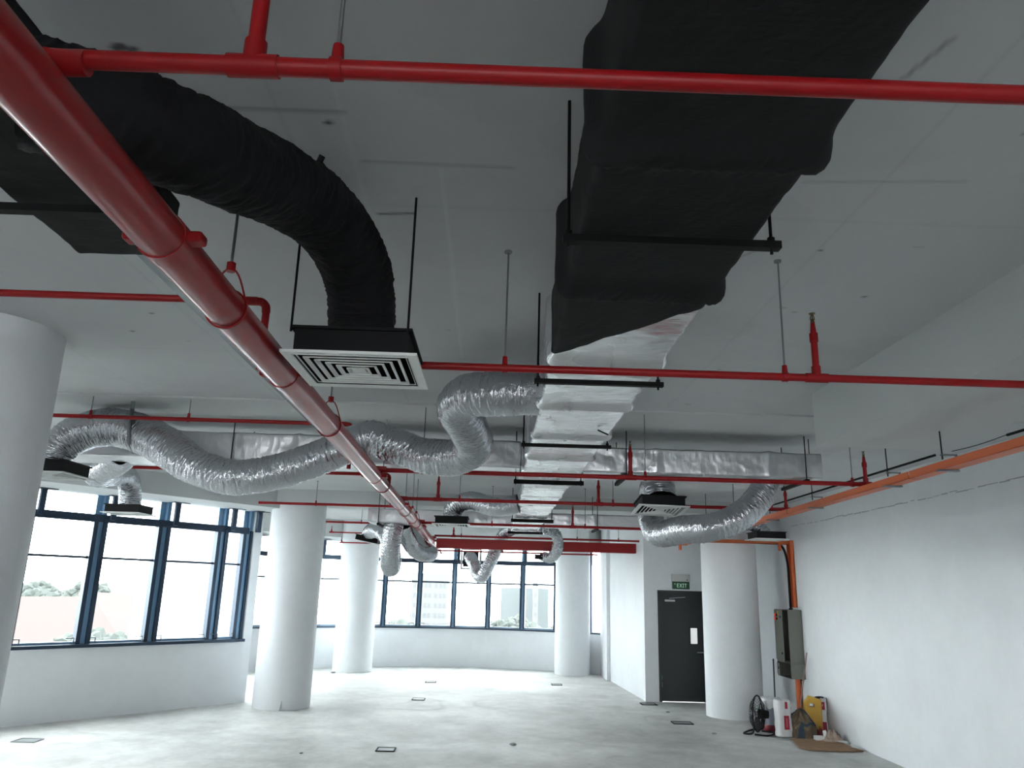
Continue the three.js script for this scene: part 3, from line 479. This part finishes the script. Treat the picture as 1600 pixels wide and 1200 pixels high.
branch('short red stub pipe at the top of the far left column', -20.3, 3.17, -3.9, -2.8, { risers: [[-3.88, 3.26]], r: 0.016 });
branch('thin red pipe just below the red box beam', -18.0, 2.93, -1.35, 2.35, { risers: [], hangers: [0.2], r: 0.018 });
single('box_beam', rbox(-1.275, 3.19, 2.965, 3.175, -17.75, -17.55, 0.01), M.red, 'long red painted box beam hung across before the far windows', 'beam');

// ================================================================ CABLE TRAY, CONDUIT, ELECTRICAL PANEL
{
  const tx = (z) => 3.33 + 0.0365 * (-z - 4.77), t = thing('cable_tray', 'long orange cable tray hung along the right side', 'cable tray');
  const seg = (z0, z1) => {
    const x0 = tx(z0), x1 = tx(z1), w = 0.11;
    const strip = (o0, o1, y0, y1) => extrudeXZ([[x0 + o0, z0], [x0 + o1, z0], [x1 + o1, z1], [x1 + o0, z1]], y0, y1);
    return merge(strip(-w / 2, w / 2, 3.055, 3.063), strip(-w / 2, -w / 2 + 0.006, 3.055, 3.115), strip(w / 2 - 0.006, w / 2, 3.055, 3.115));
  };
  for (const [a, b] of [[3.5, -0.2], [-0.22, -3.2], [-3.22, -6.2], [-6.22, -9.2], [-9.22, -12.2], [-12.22, -15.6]]) part('tray_length', seg(a, b), M.orange, t);
  part('tray_end', merge(box(3.66, 3.69, 2.96, 3.1, -15.75, -15.6), box(3.55, 3.8, 3.05, 3.1, -15.66, -15.6)), M.orange, t);
  for (const z of [-2.1, -3.9, -5.7, -6.6, -8.4, -9.9, -11.6, -13.4]) {
    const x = tx(z), b = part('tray_bracket', merge(box(x - 0.09, x + 0.07, 3.04, 3.052, z - 0.02, z + 0.02), box(x + 0.06, x + 0.068, 3.05, 3.17, z - 0.012, z + 0.012), box(x - 0.05, x + 0.068, 3.16, 3.168, z - 0.012, z + 0.012)), M.steel, t);
    part('hanger_rod', cyl(V(x - 0.04, 3.13, z), V(x - 0.04, z > -6.45 ? 3.345 : CEIL, z), 0.005, 0.005, 8), M.rodBlack, b);
  }
  // branch across to the wall and down to the panel
  part('cross_tray', merge(box(3.72, WX - 0.02, 3.05, 3.058, -14.57, -14.45), box(3.72, WX - 0.02, 3.05, 3.11, -14.57, -14.564), box(3.72, WX - 0.02, 3.05, 3.11, -14.456, -14.45)), M.orange, t);
  part('riser_tray', merge(box(WX - 0.012, WX - 0.002, 1.94, 3.12, -14.55, -14.37), box(WX - 0.07, WX - 0.002, 1.94, 3.12, -14.55, -14.542), box(WX - 0.07, WX - 0.002, 1.94, 3.12, -14.378, -14.37)), M.orange, t);
  part('hook_bracket', box(5.18, 5.23, 2.93, 3.05, -14.42, -14.40), M.orange, t);
}
{
  const pts = [[3.74, 3.3, 3], [3.74, 3.3, -5.55]].map((p) => V(...p)), q = [[3.70, 3.3, -6.45], [3.715, 3.3, -10.5]].map((p) => V(...p));
  single('conduit', cyl(...pts, 0.011, 0.011, 10), M.rodBlack, 'thin dark conduit above the near orange tray', 'conduit');
  single('conduit', cyl(...q, 0.011, 0.011, 10), M.rodBlack, 'thin dark conduit above the far orange tray behind a sprinkler riser', 'conduit');
  single('loose_wire', tube([V(3.735, 3.3, -5.55), V(3.72, 3.285, -5.9), V(3.70, 3.29, -6.2)], 0.003, 12, 5), M.rodBlack, 'short loose dark wire between two conduit ends', 'wire');
}
single('power_cable', tube([V(5.0, 3.09, -14.5), V(5.2, 3.08, -14.5), V(5.30, 2.98, -14.5), V(5.36, 2.75, -14.5), V(5.37, 2.4, -14.5), V(5.37, 1.93, -14.5)], 0.022, 40, 10), M.blackMetal, 'thick black cable bending down beside the orange riser', 'cable');
{
  const t = thing('electrical_panel', 'olive grey electrical panel with its doors ajar on the right wall', 'panel');
  const x0 = 5.20, z0 = -14.86, z1 = -14.2, yb = 0.75, yt = 1.9, ym = 1.0;
  part('cabinet', merge(rbox(WX - 0.016, WX - 0.005, yb, yt, z0, z1, 0.003), box(x0, WX - 0.005, yt - 0.006, yt, z0, z1), box(x0, WX - 0.005, yb, yb + 0.006, z0, z1), box(x0, WX - 0.005, yb, yt, z1 - 0.006, z1), box(x0, WX - 0.005, yb, yt, z0, z0 + 0.006), box(x0, WX - 0.005, ym - 0.004, ym + 0.004, z0, z1)), M.panel, t);
  part('backplate', box(WX - 0.02, WX - 0.012, yb + 0.02, yt - 0.02, z0 + 0.02, z1 - 0.02), M.panel, t);
  part('front_cover', box(x0, x0 + 0.004, ym, yt, z0, z1 - 0.3), M.panel, t);
  const door = (name, y0, y1, ang, w) => {   // hinged at the far edge, swung into the room
    const g = new THREE.Group(); g.name = name; g.position.set(x0 - 0.004, 0, z0 + 0.01); g.rotation.y = -ang; t.add(g);
    part('leaf', rbox(-0.012, 0, y0, y1, 0, w, 0.003), M.panel, g);
    part('lock', cyl(V(-0.02, y0 + 0.12, w - 0.1), V(-0.010, y0 + 0.12, w - 0.1), 0.02, 0.02, 12), M.blackMetal, g, 'round black lock');
    if (name === 'upper_door') {
      part('lock', cyl(V(-0.02, y1 - 0.12, w - 0.1), V(-0.010, y1 - 0.12, w - 0.1), 0.018, 0.018, 12), M.blackMetal, g, 'round black lock');
      part('warning_label', box(-0.0135, -0.012, y1 - 0.1, y1 - 0.02, w * 0.4, w * 0.55), M.yellow, g, 'small yellow warning label');
      for (const [dy, dz] of [[0.09, 0.07], [0.155, 0.07], [0.09, 0.17], [0.155, 0.17]]) part('indicator_lamp', cyl(V(-0.03, y1 - dy, dz), V(-0.012, y1 - dy, dz), 0.022, 0.022, 14), dz < 0.1 ? M.lampRed : M.blackMetal, g, dz < 0.1 ? 'small glowing red indicator lamp' : 'small black switch knob');
    }
    return g;
  };
  door('upper_door', ym + 0.03, yt - 0.01, 0.05, 0.47); door('lower_door', yb + 0.03, ym - 0.02, 0.22, 0.36);
  part('cable_glands', merge(...[0, 1, 2, 3].map((k) => cyl(V(5.28 + 0.03 * k, yt, -14.3 - 0.05 * k), V(5.28 + 0.03 * k, yt + 0.03, -14.3 - 0.05 * k), 0.018, 0.018, 10))), M.blackMetal, t);
}
single('orange_conduit', merge(cyl(V(5.39, 0.0, -14.42), V(5.39, 0.75, -14.42), 0.045, 0.045, 16)), M.orangePipe, 'orange conduit coming up from the floor below the panel', 'conduit');

// ================================================================ RUBBISH BY THE RIGHT WALL
{
  const t = thing('floor_fan', 'black round floor fan on a tube stand beside the column', 'fan', null, [4.30, 0, -13.35]); t.rotation.y = 0.98;
  const R = 0.27, cy = 0.30, wires = [];
  for (let k = 0; k < 28; k++) { const a = k / 28 * 6.2832; for (const s of [-1, 1]) wires.push(tube([V(0.05 * Math.cos(a), cy + 0.05 * Math.sin(a), s * 0.085), V(R * 0.6 * Math.cos(a), cy + R * 0.6 * Math.sin(a), s * 0.08), V(R * Math.cos(a), cy + R * Math.sin(a), s * 0.015)], 0.0028, 8, 4)); }
  for (const [r, z] of [[R, 0], [R * 0.66, 0.078], [R * 0.66, -0.078], [R * 0.34, 0.083], [R * 0.34, -0.083]]) wires.push(new THREE.TorusGeometry(r, r === R ? 0.012 : 0.003, 6, 48).translate(0, cy, z));
  part('cage', merge(...wires), M.blackMetal, t);
  part('motor', merge(cyl(V(0, cy, 0.02), V(0, cy, 0.17), 0.075, 0.06, 20)), M.blackMetal, t);
  for (let k = 0; k < 3; k++) part('blade', grid(6, 6, (u, v) => { const a = k * 2.094 + v * 1.1, r = 0.05 + u * 0.19; return [r * Math.cos(a), cy + r * Math.sin(a), -0.03 + 0.06 * v * (0.6 + 0.4 * u)]; }), M.pole, t);
  part('stand', merge(tube([V(-0.29, cy, 0), V(-0.28, 0.05, 0), V(-0.22, 0.015, -0.16), V(0.22, 0.015, -0.16), V(0.28, 0.05, 0), V(0.29, cy, 0)], 0.014, 50, 8), tube([V(-0.2, 0.015, 0), V(-0.18, 0.015, 0.2), V(0.18, 0.015, 0.2), V(0.2, 0.015, 0)], 0.013, 30, 8)), M.blackMetal, t);
}
{
  const t = thing('plastic_tub', 'grey tub with red base under a white cloth beside the fan', 'tub', null, [4.62, 0, -13.62]);
  const sq = (y, a, b, r) => 0; const loft = (rows, mat, name, label) => part(name, grid(rows.length - 1, 40, (u, v, i) => { const [y, a, b] = rows[i], th = v * 6.2832, c = Math.cos(th), s = Math.sin(th), k = 1 / Math.pow(Math.abs(c) ** 6 + Math.abs(s) ** 6, 1 / 6); return [a * c * k, y, b * s * k]; }, true), mat, t, label);
  loft([[0.0, 0, 0], [0.0, 0.14, 0.17], [0.10, 0.145, 0.175], [0.115, 0.13, 0.16]], M.redPlastic, 'base', 'dark red base');
  loft([[0.10, 0.128, 0.158], [0.42, 0.138, 0.168], [0.42, 0, 0]], M.clearPlastic, 'body', 'smoky grey plastic body');
  part('cloth_cover', grid(16, 48, (u, v) => { const th = v * 6.2832, c = Math.cos(th), s = Math.sin(th), k = 1 / Math.pow(Math.abs(c) ** 5 + Math.abs(s) ** 5, 1 / 5), f = Math.min(1, u * 1.6), y = u < 0.62 ? 0.50 + 0.03 * n3(c * u * 4, s * u * 4, 2) : 0.50 - (u - 0.62) * (0.30 + 0.12 * n3(c * 1.5, s * 1.5, 7)); return [0.15 * f * c * k + 0.008 * n3(th, u * 4, 1), y, 0.18 * f * s * k, u, v]; }), M.whitePlastic, t, 'white cloth cover');
}
// sacks: lumpy upright bags with print
function sack(name, label, cat, at, w, h, d, mats, rot = 0) {
  const t = thing(name, label, cat, null, at); t.rotation.y = rot;
  part('bag', grid(26, 44, (u, v) => { const th = v * 6.2832, c = Math.cos(th), s = Math.sin(th), y = clamp((u - 0.06) / 0.84) * h, pr = u < 0.06 ? u / 0.06 : u > 0.9 ? Math.max(0, 1 - ((u - 0.9) / 0.1) ** 2 * 0.9) : 1, k = 1 / Math.pow(Math.abs(c) ** 4 + Math.abs(s) ** 4, 0.25), f = 1 + 0.07 * n3(c * 1.8 + at[0] * 3, s * 1.8, u * 4) + 0.03 * n3(c * 5, s * 5, u * 12); return [w * 0.5 * c * k * pr * f, y + 0.02 * (u > 0.8 ? n3(c * 3, s * 3, 4) : 0) * h, d * 0.5 * s * k * pr * f, th * w * 0.5, y]; }, true), mats[0], t);
  return t;
}
function redPrint(parent, x0, x1, y0, y1, z, text, col = '#9c1630') {
  const c = document.createElement('canvas'); c.width = 128; c.height = 320; const g = c.getContext('2d'); g.fillStyle = col; g.fillRect(0, 0, 128, 320);
  if (text) { g.save(); g.translate(64, 160); g.rotate(-Math.PI / 2); g.fillStyle = '#f0e8e8'; g.font = 'bold 44px sans-serif'; g.textAlign = 'center'; g.textBaseline = 'middle'; g.fillRect(-110, -4, 220, 8); g.restore(); }
  const t = new THREE.CanvasTexture(c); t.colorSpace = THREE.SRGBColorSpace;
  part('print_patch', box(x0, x1, y0, y1, z - 0.01, z), std({ map: t, roughness: 0.6 }), parent, 'dark red printed patch').geometry.attributes.uv.array.set(new THREE.BoxGeometry(1, 1, 1).toNonIndexed().attributes.uv.array);
}
{ const s = sack('paper_sack', 'tall white sack with a red printed patch by the cardboard', 'sack', [4.60, 0.012, -13.05], 0.23, 0.54, 0.2, [M.whitePlastic], 0.1); redPrint(s, -0.03, 0.05, 0.12, 0.32, 0.115, true); redPrint(s, 0.0, 0.035, 0.42, 0.52, 0.11); }
{ const s = sack('plastic_bag', 'crumpled white and red bag between the sack and tarpaulin', 'bag', [4.80, 0, -13.42], 0.22, 0.46, 0.22, [M.whitePlastic], 0.6); redPrint(s, -0.09, -0.05, 0.18, 0.42, 0.12, false, '#7a2030'); redPrint(s, 0.02, 0.07, 0.02, 0.12, 0.13, false, '#7a1828'); }
single('metal_disc', cyl(V(4.57, 0, -13.02), V(4.57, 0.01, -13.02), 0.2, 0.195, 32), M.lid, 'flat grey disc under the white sack', 'lid');
{
  const t = thing('tarpaulin_heap', 'crumpled brown and blue cloth heap behind the cardboard', 'cloth', null, [4.90, 0, -13.12]);
  part('cloth', grid(30, 60, (u, v) => { const th = v * 6.2832, c = Math.cos(th), s = Math.sin(th), f = 1 + 0.16 * n3(c * 1.4, s * 1.4, u * 2) + 0.10 * ridge(0.5 + 0.5 * n3(c * 3.2, s * 3.2, u * 1.4)), pr = Math.sin(Math.min(1, u * 1.02) * Math.PI / 2) ** 0.7; return [0.22 * c * pr * f, 0.385 * (1 - u) ** 0.75 * (1 + 0.15 * n3(c * 2, s * 2, 3)), 0.2 * s * pr * f, th * 0.25, u * 0.5]; }, true), M.tarp, t);
}
{
  const t = thing('jerry_can', 'yellow plastic jerry can against the right wall', 'jerry can', null, [5.20, 0.0, -13.36]); t.rotation.y = -0.25;
  const s = new THREE.Shape([[-0.12, 0], [0.12, 0], [0.12, 0.52], [-0.04, 0.56], [-0.12, 0.46]].map((p) => new THREE.Vector2(...p))), hole = new THREE.Path([[-0.06, 0.40], [0.03, 0.40], [0.03, 0.475], [-0.06, 0.475]].map((p) => new THREE.Vector2(...p))); s.holes.push(hole);
  part('body', plain(new THREE.ExtrudeGeometry(s, { depth: 0.13, bevelEnabled: true, bevelSize: 0.012, bevelThickness: 0.014, bevelSegments: 3 }).translate(0, 0.012, -0.065)), M.yellow, t);
  part('moulded_rib', merge(rbox(-0.08, 0.08, 0.30, 0.325, 0.075, 0.088, 0.005), rbox(-0.02, 0.0, 0.12, 0.27, 0.075, 0.088, 0.005)), M.yellow, t);
  part('cap', cyl(V(0.08, 0.53, 0), V(0.08, 0.575, 0), 0.035, 0.035, 20), M.blackMetal, t, 'black screw cap');
}
{ const s = sack('paper_sack', 'white sack with red bands leaning beside the yellow can', 'sack', [5.365, 0, -13.42], 0.16, 0.55, 0.18, [M.whitePlastic], -0.2); redPrint(s, -0.05, 0.04, 0.38, 0.5, 0.095); redPrint(s, -0.05, 0.05, 0.06, 0.2, 0.1); part('black_tie', new THREE.TorusGeometry(0.05, 0.014, 8, 20).rotateX(1.57).translate(-0.01, 0.555, 0), M.blackMetal, s); }
single('carton', rbox(4.99, 5.13, 0.0, 0.075, -12.86, -12.76, 0.004), M.whitePlastic, 'small white carton at the back edge of the cardboard', 'carton');
single('folded_paper', merge(slat([[5.13, 0.0, -12.8], [5.19, 0.0, -12.72], [5.17, 0.16, -12.82], [5.14, 0.14, -12.86]], 0.002), slat([[5.19, 0.0, -12.72], [5.22, 0.0, -12.84], [5.19, 0.10, -12.86], [5.17, 0.16, -12.82]], 0.002)), M.whitePlastic, 'white folded paper standing behind the cardboard', 'paper');
function crumple(name, label, cat, at, a, b, h, mat, k) {
  return single(name, grid(22, 44, (u, v) => { const th = v * 6.2832, c = Math.cos(th), s = Math.sin(th), f = 1 + 0.25 * n3(c * 1.7 + k, s * 1.7, u); return [at[0] + a * c * u * f, at[1] + h * Math.max(0, (1 - u * u) * (0.75 + 0.6 * n3(c * u * 3 + k, s * u * 3, 1)) + 0.12 * n3(c * u * 8, s * u * 8, k) * (1 - u)), at[2] + b * s * u * f, c * u * a, s * u * b]; }, true), mat, label, cat);
}
crumple('crumpled_paper', 'heap of crumpled brown paper between cardboard and wall', 'paper', [5.24, 0.012, -12.75], 0.19, 0.14, 0.14, M.paperBrown, 3);
crumple('red_wrapper', 'crumpled dark red wrapper below the yellow can', 'wrapper', [5.2, 0.0, -13.08], 0.08, 0.1, 0.14, M.redPlastic, 9);
single('cardboard_sheet', extrudeXZ([[4.63, -12.86], [5.02, -12.93], [5.28, -12.88], [5.36, -11.98], [5.0, -11.93], [4.62, -11.98], [4.5, -12.12]], 0.012, 0.02).translate(0, 0, 0), M.card, 'flat brown cardboard sheet lying on the floor', 'cardboard');
single('paper_scrap', slat([[5.24, 0.03, -12.6], [5.36, 0.03, -12.5], [5.41, 0.04, -12.62], [5.3, 0.05, -12.7]], 0.002), M.whitePlastic, 'torn white paper scrap at the cardboard edge near the crumpled paper', 'paper');
single('paper_scrap', slat([[5.28, 0.028, -12.2], [5.37, 0.028, -12.08], [5.42, 0.03, -12.25], [5.36, 0.06, -12.4]], 0.002), M.whitePlastic, 'torn white paper scrap at the front corner of the cardboard', 'paper');
single('metal_pole', cyl(V(4.85, 0.0, -14.1), V(5.14, 1.02, -14.9), 0.013, 0.013, 10), M.pole, 'grey metal pole leaning against the panel behind the tub', 'pole');
single('wooden_stick', cyl(V(5.1, 0.0, -13.8), V(5.435, 1.2, -14.05), 0.011, 0.011, 8), M.stick, 'thin stick leaning on the wall right of the panel', 'stick');

// ================================================================ FLOOR OUTLET BOXES AND DEBRIS
function floorBox(label, x, z, open, w = 0.25) {
  const t = thing('floor_box', label, 'floor box', null, [x, 0, z]);
  part('frame', merge(box(-w / 2, w / 2, 0, 0.014, -0.13, -0.115), box(-w / 2, w / 2, 0, 0.014, 0.115, 0.13), box(-w / 2, -w / 2 + 0.015, 0, 0.014, -0.115, 0.115), box(w / 2 - 0.015, w / 2, 0, 0.014, -0.115, 0.115)), open ? M.rodBlack : M.lid, t);
  part('lid', box(-w / 2 + 0.018, w / 2 - 0.018, 0, 0.008, -0.11, 0.11), M.lid, t, 'flat grey lid');
}
[['floor box near the left windows at the picture corner', -6.12, -11.4, 0, 0.3], ['dark rimmed floor box at the bottom centre of the floor', -1.36, -11.36, 1], ['floor box in the middle of the floor before the bay', -1.38, -16.33, 1], ['far floor box in front of the curved windows', -1.37, -19.28, 1], ['far floor box near the far right column', 1.56, -19.4, 1], ['floor box at the wall corner beside the dark door', 3.14, -16.45, 1, 0.3], ['floor box on the floor in front of the column by the door', 3.28, -14.2, 1, 0.34]].forEach((a) => floorBox(...a));
function chip(label, x, z, s) { single('plaster_chip', new THREE.DodecahedronGeometry(s, 0).scale(1.4, 0.5, 1).translate(x, s * 0.4, z), M.lid, label, 'debris'); }
chip('tiny plaster chip on the floor below the far left column', -3.9, -20.7, 0.05); chip('small grey chip on the floor in front of the door', 3.3, -15.4, 0.03); chip('small brown chip on the floor near the cardboard', 3.55, -13.2, 0.03); chip('small dark lump at the bottom right of the floor', 0.35, -11.9, 0.04); chip('tiny chip on the floor left of the centre floor box', -2.4, -11.0, 0.02);
{
  const t = thing('torn_paper_strip', 'torn paper strip sticking up at the foot of the middle column', 'paper');
  part('strip', grid(6, 2, (u, v) => [-3.58 + 0.05 * (v - 0.5) * (1 - u * 0.8) + 0.01 * u, 0.16 * u, -14.47 - 0.005 * Math.sin(u * 6)]), M.lid, t);
}

// ================================================================ OUTSIDE
struct('ground', extrudeXZ([[-400, 60], [400, 60], [400, -420], [-400, -420]], -14.3, -14), M.ground, 'pale ground far below outside the windows');
function house(label, x, z, w, d, eave, ridgeH, rot, roof) {
  const t = thing('house', label, 'house', 'houses outside the left windows', [x, -14, z]); t.rotation.y = rot;
  part('walls', box(-w / 2, w / 2, 0, eave, -d / 2, d / 2), M.render, t);
  const s = new THREE.Shape([[-d / 2 - 0.5, eave - 0.1], [d / 2 + 0.5, eave - 0.1], [0, eave + ridgeH]].map((p) => new THREE.Vector2(...p)));
  part('roof', metreUV(new THREE.ExtrudeGeometry(s, { depth: w + 1, bevelEnabled: false }).translate(0, 0, -w / 2 - 0.5).rotateY(Math.PI / 2)), roof, t);
  for (let k = 0; k < 4; k++) part('window', box(-w / 2 + w * (0.15 + 0.2 * k), -w / 2 + w * (0.25 + 0.2 * k), eave - 2.2, eave - 1, d / 2, d / 2 + 0.05), M.windowFar, t);
}
house('house with a pale red gable beyond the leftmost window', -27.8, -50, 7, 8, 11.4, 3.6, 1.15, M.roofA);
house('house with a long low red roof beyond the second left window', -29.6, -63, 11, 7, 11.4, 2.2, 0.45, M.roofB);
house('house with small red roof on the skyline behind the second left window', -44, -98, 9, 7, 12.4, 2.2, 0.6, M.roofA);
house('house with red roof beyond the third left window', -28.5, -74, 8, 7, 10.8, 2.5, 0.4, M.roofB);
house('house with steep red gable close to the end of the left windows', -18.8, -55, 5, 7, 10.8, 3.6, 1.25, M.roofA);
function foliage(r, n, k) {
  const g = []; for (let i = 0; i < n; i++) { const a = i * 2.4, y = 1 - 2 * (i + 0.5) / n, q = Math.sqrt(1 - y * y), d = rr(0.6, 0.92); const b = new THREE.IcosahedronGeometry(r * rr(0.14, 0.24), 1); const p = b.attributes.position; for (let j = 0; j < p.count; j++) { const f = 1 + 0.35 * n3(p.getX(j) * 3.1 / r * 2 + k, p.getY(j) * 3.1 / r * 2, p.getZ(j) * 3.1 / r * 2 + i); p.setXYZ(j, p.getX(j) * f, p.getY(j) * f, p.getZ(j) * f); } b.computeVertexNormals(); g.push(b.translate(r * q * d * Math.cos(a), r * y * d * 0.75, r * q * d * Math.sin(a))); }
  return merge(...g);
}
function tree(label, x, z, h, r, mat, k) { const t = thing('tree', label, 'tree', 'trees outside the windows', [x, -14, z]); part('trunk', cyl(V(0, 0, 0), V(0, h, 0), 0.3, 0.2, 8), M.bark, t); part('crown', foliage(r, 120, k).translate(0, h, 0), mat, t); }
tree('rounded green tree close below the second left window', -15.4, -32, 12.9, 1.7, M.leaf, 1);
tree('broad grey green tree on the skyline beyond the leftmost window', -62, -112, 12.2, 4.2, M.leaf, 2);
tree('taller skyline tree just left of the first whole mullion', -54.5, -110, 13.2, 3.2, M.leaf, 3);
tree('pale tree on the skyline behind the third left window', -43, -120, 11.6, 4.2, M.leaf, 4);
tree('hazy low tree below the left bay pane', -8.6, -85, 9.2, 4.6, M.leaf, 5);
tree('hazy low tree below the middle bay pane', 3, -110, 9.4, 4.2, M.leaf, 6);
tree('hazy tree below the right bay pane', 8.8, -95, 9.0, 4.0, M.leaf, 7);
function towerBlock(label, x, z, w, d, h, mat, rows, cols) {
  const t = thing('apartment_block', label, 'building', null, [x, -14, z]);
  part('walls', box(-w / 2, w / 2, 0, h, -d / 2, d / 2), mat, t);
  for (let i = 0; i < rows; i++) for (const c of cols) part('window', box(c - 0.42, c + 0.42, h - 4.2 - i * 2.9, h - 2.9 - i * 2.9, d / 2, d / 2 + 0.06), M.windowFar, t);
}
towerBlock('pale apartment block with rows of small windows beyond the bay', -19.2, -250, 11, 9, 20.5, M.tower, 6, [-4.3, -3.1, -1.1, 0.1, 2.0, 3.4, 4.6]);
towerBlock('hazy blue green block behind the right bay panes', 10.2, -260, 15, 10, 17, M.towerGreen, 0, []);
towerBlock('slim pale tower standing before the hazy block', 13.2, -250, 1.6, 2, 18.5, M.tower, 5, [0]);

renderer.render(scene, camera);
